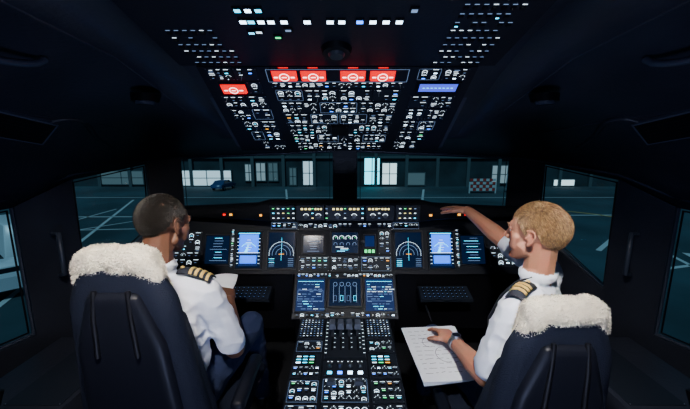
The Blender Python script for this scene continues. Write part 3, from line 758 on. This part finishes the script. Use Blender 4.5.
# ------------------------------------------------------------------ exterior
GZ=-5.
M_GND=mat('apron_asphalt',(.045,.070,.085),.85,bump=(3,.2),var=(.15,.45)); M_LINE=mat('apron_paint',(.60,.66,.66),.7)
M_YEL=mat('apron_paint_yellow',(.6,.45,.12),.7)
g=MB(); g.box(WF,-140,3,140,140,GZ-.3,GZ,M_GND); g.build('ground')
ln=MB(); FGd=Frame((0,0,GZ+.02),(0,1,0))
for a in ((-30,30,30,31,.3),(-40,42,40,42,.25),(-3,18,-9,50,.25),(4,18,12,50,.3),(-14,12,-26,40,.25),(-9,14,-40,22,.2),(14,16,44,24,.25),(18,14,22,26,.25),(22,14,38,30,.2),(24,22,40,20,.25),(16,20,34,36,.3),(-24,16,-24,34,.2),(-30,14,-14,34,.2),(16,9,34,12,.2),(14,12,30,13,.2),(-34,24,-12,26,.2)):
    ln.line(FGd,a[0],a[1],a[2],a[3],a[4],0,M_LINE)
for i in range(9): ln.line(FGd,20+i*1.6,17,21+i*1.6,19.5,.35,0.005,M_LINE)
ln.line(FGd,0,12,0,50,.3,.006,M_YEL); ln.ring(FGd,18,26,8,8.3,0,1.6,.006,M_YEL,24)
ln.build('apron_markings')
hb=MB(); FH=Frame((0,54,GZ),(0,0,1)); M_HB=mat('hangar_cladding',(.035,.05,.06),.8,var=(.3,.4)); M_HP=mat('hangar_pillar',(.09,.12,.13),.7)
hb.box(FH,-70,0,70,14,-12,0,M_HB)
for i in range(-13,14): hb.box(FH,i*5-.25,0,i*5+.25,13,0,.5,M_HP); 
for zz in (4.6,9.5): hb.box(FH,-70,zz,70,zz+.35,0,.4,M_HP)
G1=glow('door_cyan',(.06,.8,1.),3.6); G2=glow('door_white',(.7,.95,1.),1.6); G3=glow('bay_dim',(.25,.5,.6),.2); G4=glow('bay_pale',(.6,.88,1.),1.0); G5=glow('bay_grey',(.5,.75,.85),.42)
for u0,u1,v0,v1,m in ((-26.5,-18.6,.2,2.6,G4),(-16.2,-15,1,3.6,G5),(-14.4,-13.0,1,3.8,G5),(-12.4,-11,1,3.8,G3),(-9,-8,.3,3,G3),(-6.8,-4.8,.3,4.1,G4),(3.2,5.6,.4,4.6,G1),(6.1,8.4,.4,3.8,G2),(10,13,.3,2.2,G3),(24,26.4,.6,3.4,G5),(-40,-33,.4,2.5,G3),(34.2,37.5,.2,1.1,G2)):
    hb.box(FH,u0-.15,v0-.15,u1+.15,v1+.15,0,.25,M_HP); hb.quad(FH,u0,v0,u1,v1,.27,m)
    if v1-v0>2: hb.line(FH,(u0+u1)/2,v0,(u0+u1)/2,v1,.15,.3,M_HP); hb.line(FH,u0,(v0+v1)/2,u1,(v0+v1)/2,.12,.3,M_HP)
hb.build('hangar_building')
def car(name,loc,ang,body,L=4.4,W=1.8,H=1.45,van=False):
    m=MB(); ca,sa=math.cos(ang),math.sin(ang)
    def T(x,y,z): return V((loc[0]+x*ca-y*sa,loc[1]+x*sa+y*ca,GZ+.03+z))
    if van: pr=[(-.5,.3),(-.5,1.),(-.46,1.),(.22,1.),(.36,.62),(.49,.52),(.5,.3)]
    else: pr=[(-.5,.3),(-.49,.62),(-.38,.68),(-.26,.98),(.1,1.),(.27,.68),(.47,.56),(.5,.3)]
    rows=[]
    for k,(yy,ins) in enumerate(((-.5,.05),(-.47,0),(.47,0),(.5,.05))):
        rows.append([T(px*L*(1-ins),yy*W*(1 if pz<.7 else .86),max(.25,(pz-ins*.3)*H)) for px,pz in pr])
    m.grid(rows,body,False,True); m.face(rows[0],body); m.face(rows[-1][::-1],body)
    m.grid([[r[0],r[-1]] for r in rows],M_BLK,False,False)
    dk=mat('car_glass',(.01,.015,.02),.1)
    for s_ in (-1,1):
        y0=s_*W*.475; y1=s_*W*.445
        if van: q=[(.30,.64),(.20,.94),(-.0,.94),(-.0,.64)]
        else: q=[(.22,.68),(.07,.95),(-.24,.94),(-.34,.69)]
        m.face([T(a*L,(y0 if b_<.8 else y1)*1.02,b_*H) for a,b_ in q],dk)
        for wx in (-.31,.31):
            c=T(wx*L,s_*W*.47,.33); ax=V((-sa,ca,0)); F=Frame(c,(0,0,1),V((ca,sa,0))); F.N=ax*s_
            m.knob(F,0,0,.33,.06,M_BLK,18,.95,-.12); m.knob(F,0,0,.18,.07,M_METAL,12,.9,.06)
    a,b_=((.27,.68),(.1,1.)) if not van else ((.36,.62),(.22,1.))
    m.face([T(a[0]*L+.02,-W*.38,a[1]*H+.02),T(a[0]*L+.02,W*.38,a[1]*H+.02),T(b_[0]*L+.03,W*.36,b_[1]*H-.04),T(b_[0]*L+.03,-W*.36,b_[1]*H-.04)],dk)
    return m.build(name)
M_CW=mat('car_paint_white',(.88,.92,.95),.3); M_CD=mat('car_paint_blue',(.04,.08,.2),.3)
car('service_van',(-19.0,18.6,0),2.5,M_CW,5.4,2,2.5,True); car('car',(-14.7,14.2,0),.8,M_CW)
car('car.001',(-18.5,50,0),1.4,M_CD)
br=MB(); F=Frame((19.3,46,GZ),(0,0,1))
br.box(F,-1.9,.0,-1.75,1.6,-.1,.1,M_LINE); br.box(F,1.75,.0,1.9,1.6,-.1,.1,M_LINE)
RD=mat('barrier_red',(.5,.05,.04),.5)
for j in range(4):
    for i in range(8): br.box(F,-1.8+i*.45,.35+j*.45,-1.35+i*.45,.7+j*.45,-.04,.04,RD if (i+j)%2 else M_LINE)
br.build('striped_barrier')
car('utility_truck',(25,46,0),.05,M_CW,4,2,2.6,True)

# ------------------------------------------------------------------ lights
def area(name,loc,target,size,power,color,spread=math.pi):
    l=bpy.data.lights.new(name,'AREA'); l.energy=power; l.size=size; l.color=color; l.shape='DISK'; l.spread=spread
    o=bpy.data.objects.new(name,l); o.location=loc; o.rotation_euler=(V(target)-V(loc)).to_track_quat('-Z','Y').to_euler(); COL.objects.link(o)
area('dome_light_captain',(-.40,.40,1.86),(-.66,1.1,1.05),.10,4.2,(1,.95,.88),math.radians(70))
area('dome_light_officer',(.30,.45,1.86),(.62,1.1,.92),.10,4.6,(1,.98,.95),math.radians(70))
area('aft_fill_light',(0,-.45,1.9),(0,1.2,.9),.5,1.2,(.45,.6,1))  # unseen lamp added behind the camera as soft bluish fill
area('ceiling_fill_light',(0,-.15,.5),(0,.9,1.95),.6,9.0,(.5,.6,1),math.radians(150))  # added fill aimed upward to lift the dark ceiling lining, no real fixture
sun=bpy.data.lights.new('apron_fill_sun','SUN'); sun.energy=1.1; sun.color=(.45,.85,1); sun.angle=.1  # teal sun lamp added to light the apron and hangar
so=bpy.data.objects.new('apron_fill_sun',sun); so.rotation_euler=(math.radians(38),0,math.radians(-15)); COL.objects.link(so)
w=bpy.data.worlds.new('night'); scene.world=w; w.use_nodes=True
bg=w.node_tree.nodes['Background']; bg.inputs[0].default_value=(.015,.06,.12,1); bg.inputs[1].default_value=.7

# ------------------------------------------------------------------ camera
cd=bpy.data.cameras.new('camera'); cd.lens=17.2; cd.sensor_width=36; cd.clip_start=.02; cd.clip_end=500
co=bpy.data.objects.new('camera',cd); co.location=(0,0,1.5); co.rotation_euler=(math.radians(80),0,0); COL.objects.link(co); scene.camera=co
